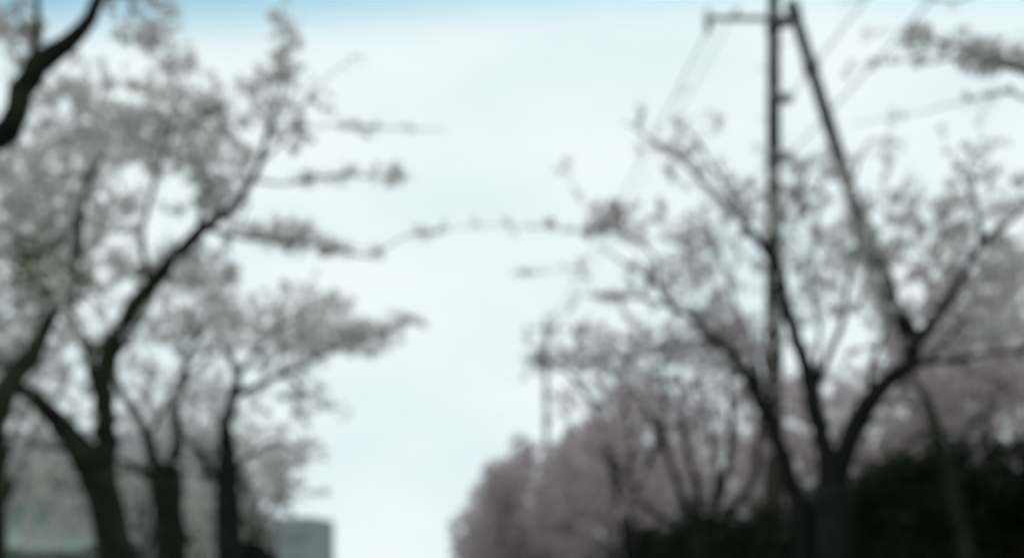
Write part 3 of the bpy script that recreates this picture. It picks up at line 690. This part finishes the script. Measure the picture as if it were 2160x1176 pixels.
cherry('right cherry tree with slender limb arching left beside the utility pole', foot(4.5, 12.2),
  [(1708, 1330, 12.2, 32), (1700, 1150, 12.2, 28), (1682, 1040, 12.2, 25)],
  [[(1682, 1045, 12.2, 22), (1642, 935, 12.2, 19), (1605, 850, 12.2, 18), (1562, 772, 12.2, 15), (1512, 718, 12.2, 13), (1458, 668, 12.2, 11), (1411, 644, 12.2, 8), (1388, 602, 12.3, 7), (1337, 565, 12.3, 5), (1260, 520, 12.3, 3)],
   [(1411, 646, 12.2, 6), (1350, 628, 12, 5), (1290, 625, 11.9, 4), (1215, 620, 11.8, 2)],
   [(1605, 850, 12.2, 12), (1590, 750, 12.4, 10), (1550, 640, 12.6, 7), (1520, 540, 12.8, 5), (1480, 450, 12.9, 3)],
   [(1640, 935, 12.2, 12), (1620, 800, 12.5, 9), (1600, 700, 12.7, 6)],
   [(1388, 602, 12.3, 5), (1380, 540, 12.3, 5), (1310, 490, 12.3, 4), (1240, 490, 12.3, 3), (1130, 478, 12.3, 2), (1010, 476, 12.3, 1.6), (890, 490, 12.3, 1)],
   [(1512, 718, 12.2, 7), (1450, 720, 12, 5), (1380, 745, 11.9, 4), (1300, 760, 11.8, 2)]],
  [(1290, 455, 12.3, 45, 38, 30), (1255, 490, 12.3, 30, 20, 12), (1330, 490, 12.3, 40, 30, 12), (1450, 510, 12.6, 40, 45, 18), (1490, 510, 12.7, 30, 40, 14), (1180, 480, 12.3, 60, 10, 6), (1050, 472, 12.3, 80, 9, 4), (940, 482, 12.3, 50, 9, 2),
   (1285, 622, 11.9, 35, 14, 10), (1380, 580, 12.3, 60, 40, 18), (1480, 600, 12.6, 60, 50, 10), (1520, 690, 12.3, 60, 50, 50), (1430, 470, 12.6, 40, 30, 8), (1360, 440, 12.4, 60, 30, 6), (1230, 570, 12, 40, 30, 5), (1120, 575, 12, 40, 14, 4), (1560, 720, 12.3, 50, 60, 30), (1200, 330, 12.6, 40, 60, 3)],
  petal='blossom_mauve', mult=3.0, haze=200, hs=.26, hb=.6, thick=.9)

cherry('small right cherry tree with thin trunk and Y fork against the dark hedge', foot(5.0, 8.6),
  [(2052, 1330, 8.6, 22), (2040, 1170, 8.6, 20), (2005, 1020, 8.6, 18), (1985, 950, 8.6, 18)],
  [[(1985, 955, 8.6, 16), (1972, 900, 8.6, 13), (1962, 860, 8.6, 11), (1930, 800, 8.6, 7), (1900, 730, 8.6, 4)],
   [(1972, 905, 8.6, 9), (1930, 925, 8.5, 6), (1880, 965, 8.5, 5), (1820, 1010, 8.4, 3)],
   [(1990, 970, 8.6, 9), (2050, 900, 8.6, 6), (2110, 850, 8.6, 4)]],
  [(2030, 820, 8.8, 80, 50, 34), (2120, 800, 8.8, 60, 60, 30), (1930, 840, 8.7, 50, 30, 3), (2060, 880, 8.7, 60, 30, 12)],
  bark='bark_moss', petal='blossom_mauve', mult=3.0)

# deeper trees of the right row: same habit, grown by rule
def row_tree(label, base, H, R, petal, dens, D, lean=0.0, bark='bark', lat_scale=1.0):
    x, y, _ = base; ub = 1080 + FPX * x / y
    pz = lambda z: HOR - (z - EYE) * FPX / y
    px = FPX / y
    fork = .30 * H * RNG.uniform(.85, 1.1)
    tr = [(ub, pz(.35), y, .17 * px), (ub + lean * .3 * px, pz(fork * .6), y, .15 * px), (ub + lean * .6 * px, pz(fork), y, .15 * px)]
    f = tr[-1]; limbs = []; clumps = []
    nl = 6
    for k in range(nl):
        a = 2 * math.pi * (k + RNG.uniform(-.3, .3)) / nl
        rr = R * RNG.uniform(.55, .85); hh = H * RNG.uniform(.68, .93)
        ex = lat_scale * math.cos(a) * rr * px; ey = math.sin(a) * rr
        limbs.append([(f[0], f[1] + .1 * px, y, .10 * px), (f[0] + ex * .3, pz(fork + (hh - fork) * .35), y + ey * .3, .07 * px),
                      (f[0] + ex * .65, pz(fork + (hh - fork) * .7), y + ey * .65, .045 * px), (f[0] + ex, pz(hh), y + ey, .02 * px)])
        clumps.append((f[0] + ex * .85, pz(hh * .93), y + ey * .85, R * .42 * px, H * .13 * px, int(dens * 1.0), R * .42))
        clumps.append((f[0] + ex * 1.0, pz(hh * .74), y + ey * 1.0, R * .36 * px, H * .12 * px, int(dens * .7), R * .36))
        clumps.append((f[0] + ex * .8, pz(hh * .56), y + ey * .8, R * .34 * px, H * .10 * px, int(dens * .25), R * .34))
    clumps.append((f[0], pz(H * .9), y, R * .4 * px, H * .1 * px, int(dens), R * .4))
    far = y > 22
    return cherry(label, base, tr, limbs, clumps, bark=bark, petal=petal, fsize=.065 if not far else .12, per=(4, 6), spacing=.08 if not far else .11, mult=2.2, haze=120, hs=.4,
                  side=7, twig_r=.006 if far else .005)

cherry('many-stemmed right cherry tree with bare dark stems left of the utility pole', foot(4.5, 14.5),
  [(1484, 1330, 14.5, 26), (1482, 1200, 14.5, 24), (1480, 1130, 14.5, 24)],
  [[(1478, 1135, 14.5, 15), (1430, 1020, 14.4, 11), (1395, 930, 14.3, 9), (1350, 840, 14.2, 7), (1310, 780, 14.1, 4)],
   [(1480, 1135, 14.5, 15), (1468, 1020, 14.7, 11), (1438, 900, 14.9, 8), (1430, 800, 15.1, 5)],
   [(1484, 1135, 14.5, 16), (1528, 1010, 14.4, 12), (1545, 900, 14.3, 10), (1538, 800, 14.2, 8), (1560, 700, 14.1, 5)],
   [(1484, 1135, 14.5, 15), (1580, 1030, 14.7, 11), (1602, 920, 14.9, 9), (1600, 800, 15.1, 6)],
   [(1478, 1135, 14.5, 12), (1380, 1080, 14.8, 9), (1320, 1000, 15, 7), (1270, 930, 15.2, 4)],
   [(1484, 1140, 14.5, 12), (1510, 1030, 15, 9), (1500, 920, 15.3, 7), (1480, 840, 15.5, 4)]],
  [(1560, 740, 14.2, 60, 50, 34), (1500, 850, 15.2, 50, 40, 12), (1590, 830, 15, 50, 60, 24), (1350, 850, 14.3, 60, 40, 16), (1290, 930, 15.1, 60, 50, 20), (1440, 880, 14.9, 50, 40, 10), (1600, 950, 15, 30, 60, 10), (1330, 1040, 15, 60, 50, 14), (1420, 1010, 14.6, 40, 60, 8)],
  bark='bark_moss', petal='blossom_mauve', fsize=.05, mult=2.6, side=8)
cherry('right cherry tree with flat-topped mauve crown spreading left below the distant pole', foot(4.5, 19),
  [(1335, 1330, 19, 19), (1328, 1180, 19, 17), (1320, 1080, 19, 16)],
  [[(1320, 1090, 19, 13), (1290, 980, 19, 10), (1262, 880, 18.8, 8), (1215, 800, 18.6, 6), (1150, 762, 18.4, 4), (1095, 752, 18.3, 2)],
   [(1320, 1090, 19, 13), (1330, 970, 19.1, 10), (1320, 860, 19.3, 8), (1290, 780, 19.4, 5), (1260, 720, 19.5, 3)],
   [(1322, 1090, 19, 12), (1375, 960, 18.8, 9), (1405, 850, 18.6, 7), (1400, 760, 18.5, 5), (1440, 690, 18.4, 3)],
   [(1375, 960, 18.8, 7), (1430, 880, 19, 6), (1480, 780, 19.2, 4), (1520, 700, 19.3, 3)],
   [(1290, 980, 19, 6), (1230, 930, 19.4, 4), (1180, 860, 19.6, 3)]],
  [(1170, 752, 18.4, 60, 24, 26), (1270, 745, 18.9, 80, 45, 60), (1370, 730, 18.7, 80, 45, 60), (1470, 730, 19, 70, 50, 50), (1350, 810, 18.9, 90, 40, 40), (1160, 690, 18.6, 20, 30, 6), (1480, 800, 19, 50, 50, 24),
   (1180, 850, 19.4, 40, 30, 8), (1400, 900, 18.9, 70, 50, 34), (1260, 870, 19, 30, 40, 8), (1240, 700, 19.2, 40, 30, 12), (1350, 960, 19, 70, 60, 24), (1260, 1000, 19.2, 60, 60, 20)],
  petal='blossom_mauve', fsize=.06, spacing=.07, per=(4, 6), mult=3.0, side=7, haze=200, hs=.38)
row_tree('cherry tree fifth along the right row beneath the distant utility pole', foot(5.6, 23.5), 7.0, 2.1, 'blossom_mauve', 26, 23.5)
row_tree('cherry tree sixth along the right row, dense mauve dome', foot(5.9, 28.5), 7.2, 2.1, 'blossom_mauve', 64, 28.5)
row_tree('cherry tree seventh along the right row, broad mauve dome facing the sky', foot(4.6, 34), 7.5, 2.1, 'blossom_mauve', 74, 34)
row_tree('distant mauve cherry tree sloping down towards the sky gap', foot(5.4, 42), 7.4, 2.4, 'blossom_mauve', 74, 42)
row_tree('farthest mauve cherry tree at the foot of the sky gap', foot(5.5, 54), 7.4, 2.6, 'blossom_mauve', 74, 54)
# trees behind the hedge
row_tree('pink cherry tree behind the hedge at the right edge', foot(9.4, 15), 7.2, 2.8, 'blossom_mauve', 90, 15)
row_tree('pink cherry tree deep behind the hedge, filling the gap at the right edge', foot(12.2, 20), 7.8, 2.9, 'blossom_mauve', 60, 20)
row_tree('pink cherry tree behind the hedge seen through the V-shaped fork', foot(10.0, 23), 7.2, 2.6, 'blossom_mauve', 34, 23)
row_tree('pink cherry tree behind the hedge left of the utility pole', foot(10.5, 32), 8.2, 2.8, 'blossom_mauve', 36, 32)
# trees behind the left row
row_tree('pale cherry tree behind the left row in front of the house', foot(-6.3, 15), 6.4, 2.2, 'blossom', 22, 15)
row_tree('pale cherry tree behind the left row beside the house wall', foot(-5.8, 22), 6.6, 2.3, 'blossom', 24, 22)

tri = 0
for o in bpy.data.objects:
    if o.type == 'MESH':
        tri += sum(max(0, n - 2) for n in [len(p.vertices) for p in o.data.polygons]) if len(o.data.polygons) < 5000 else len(o.data.polygons)
print('approx triangles', tri, file=__import__('sys').stderr)
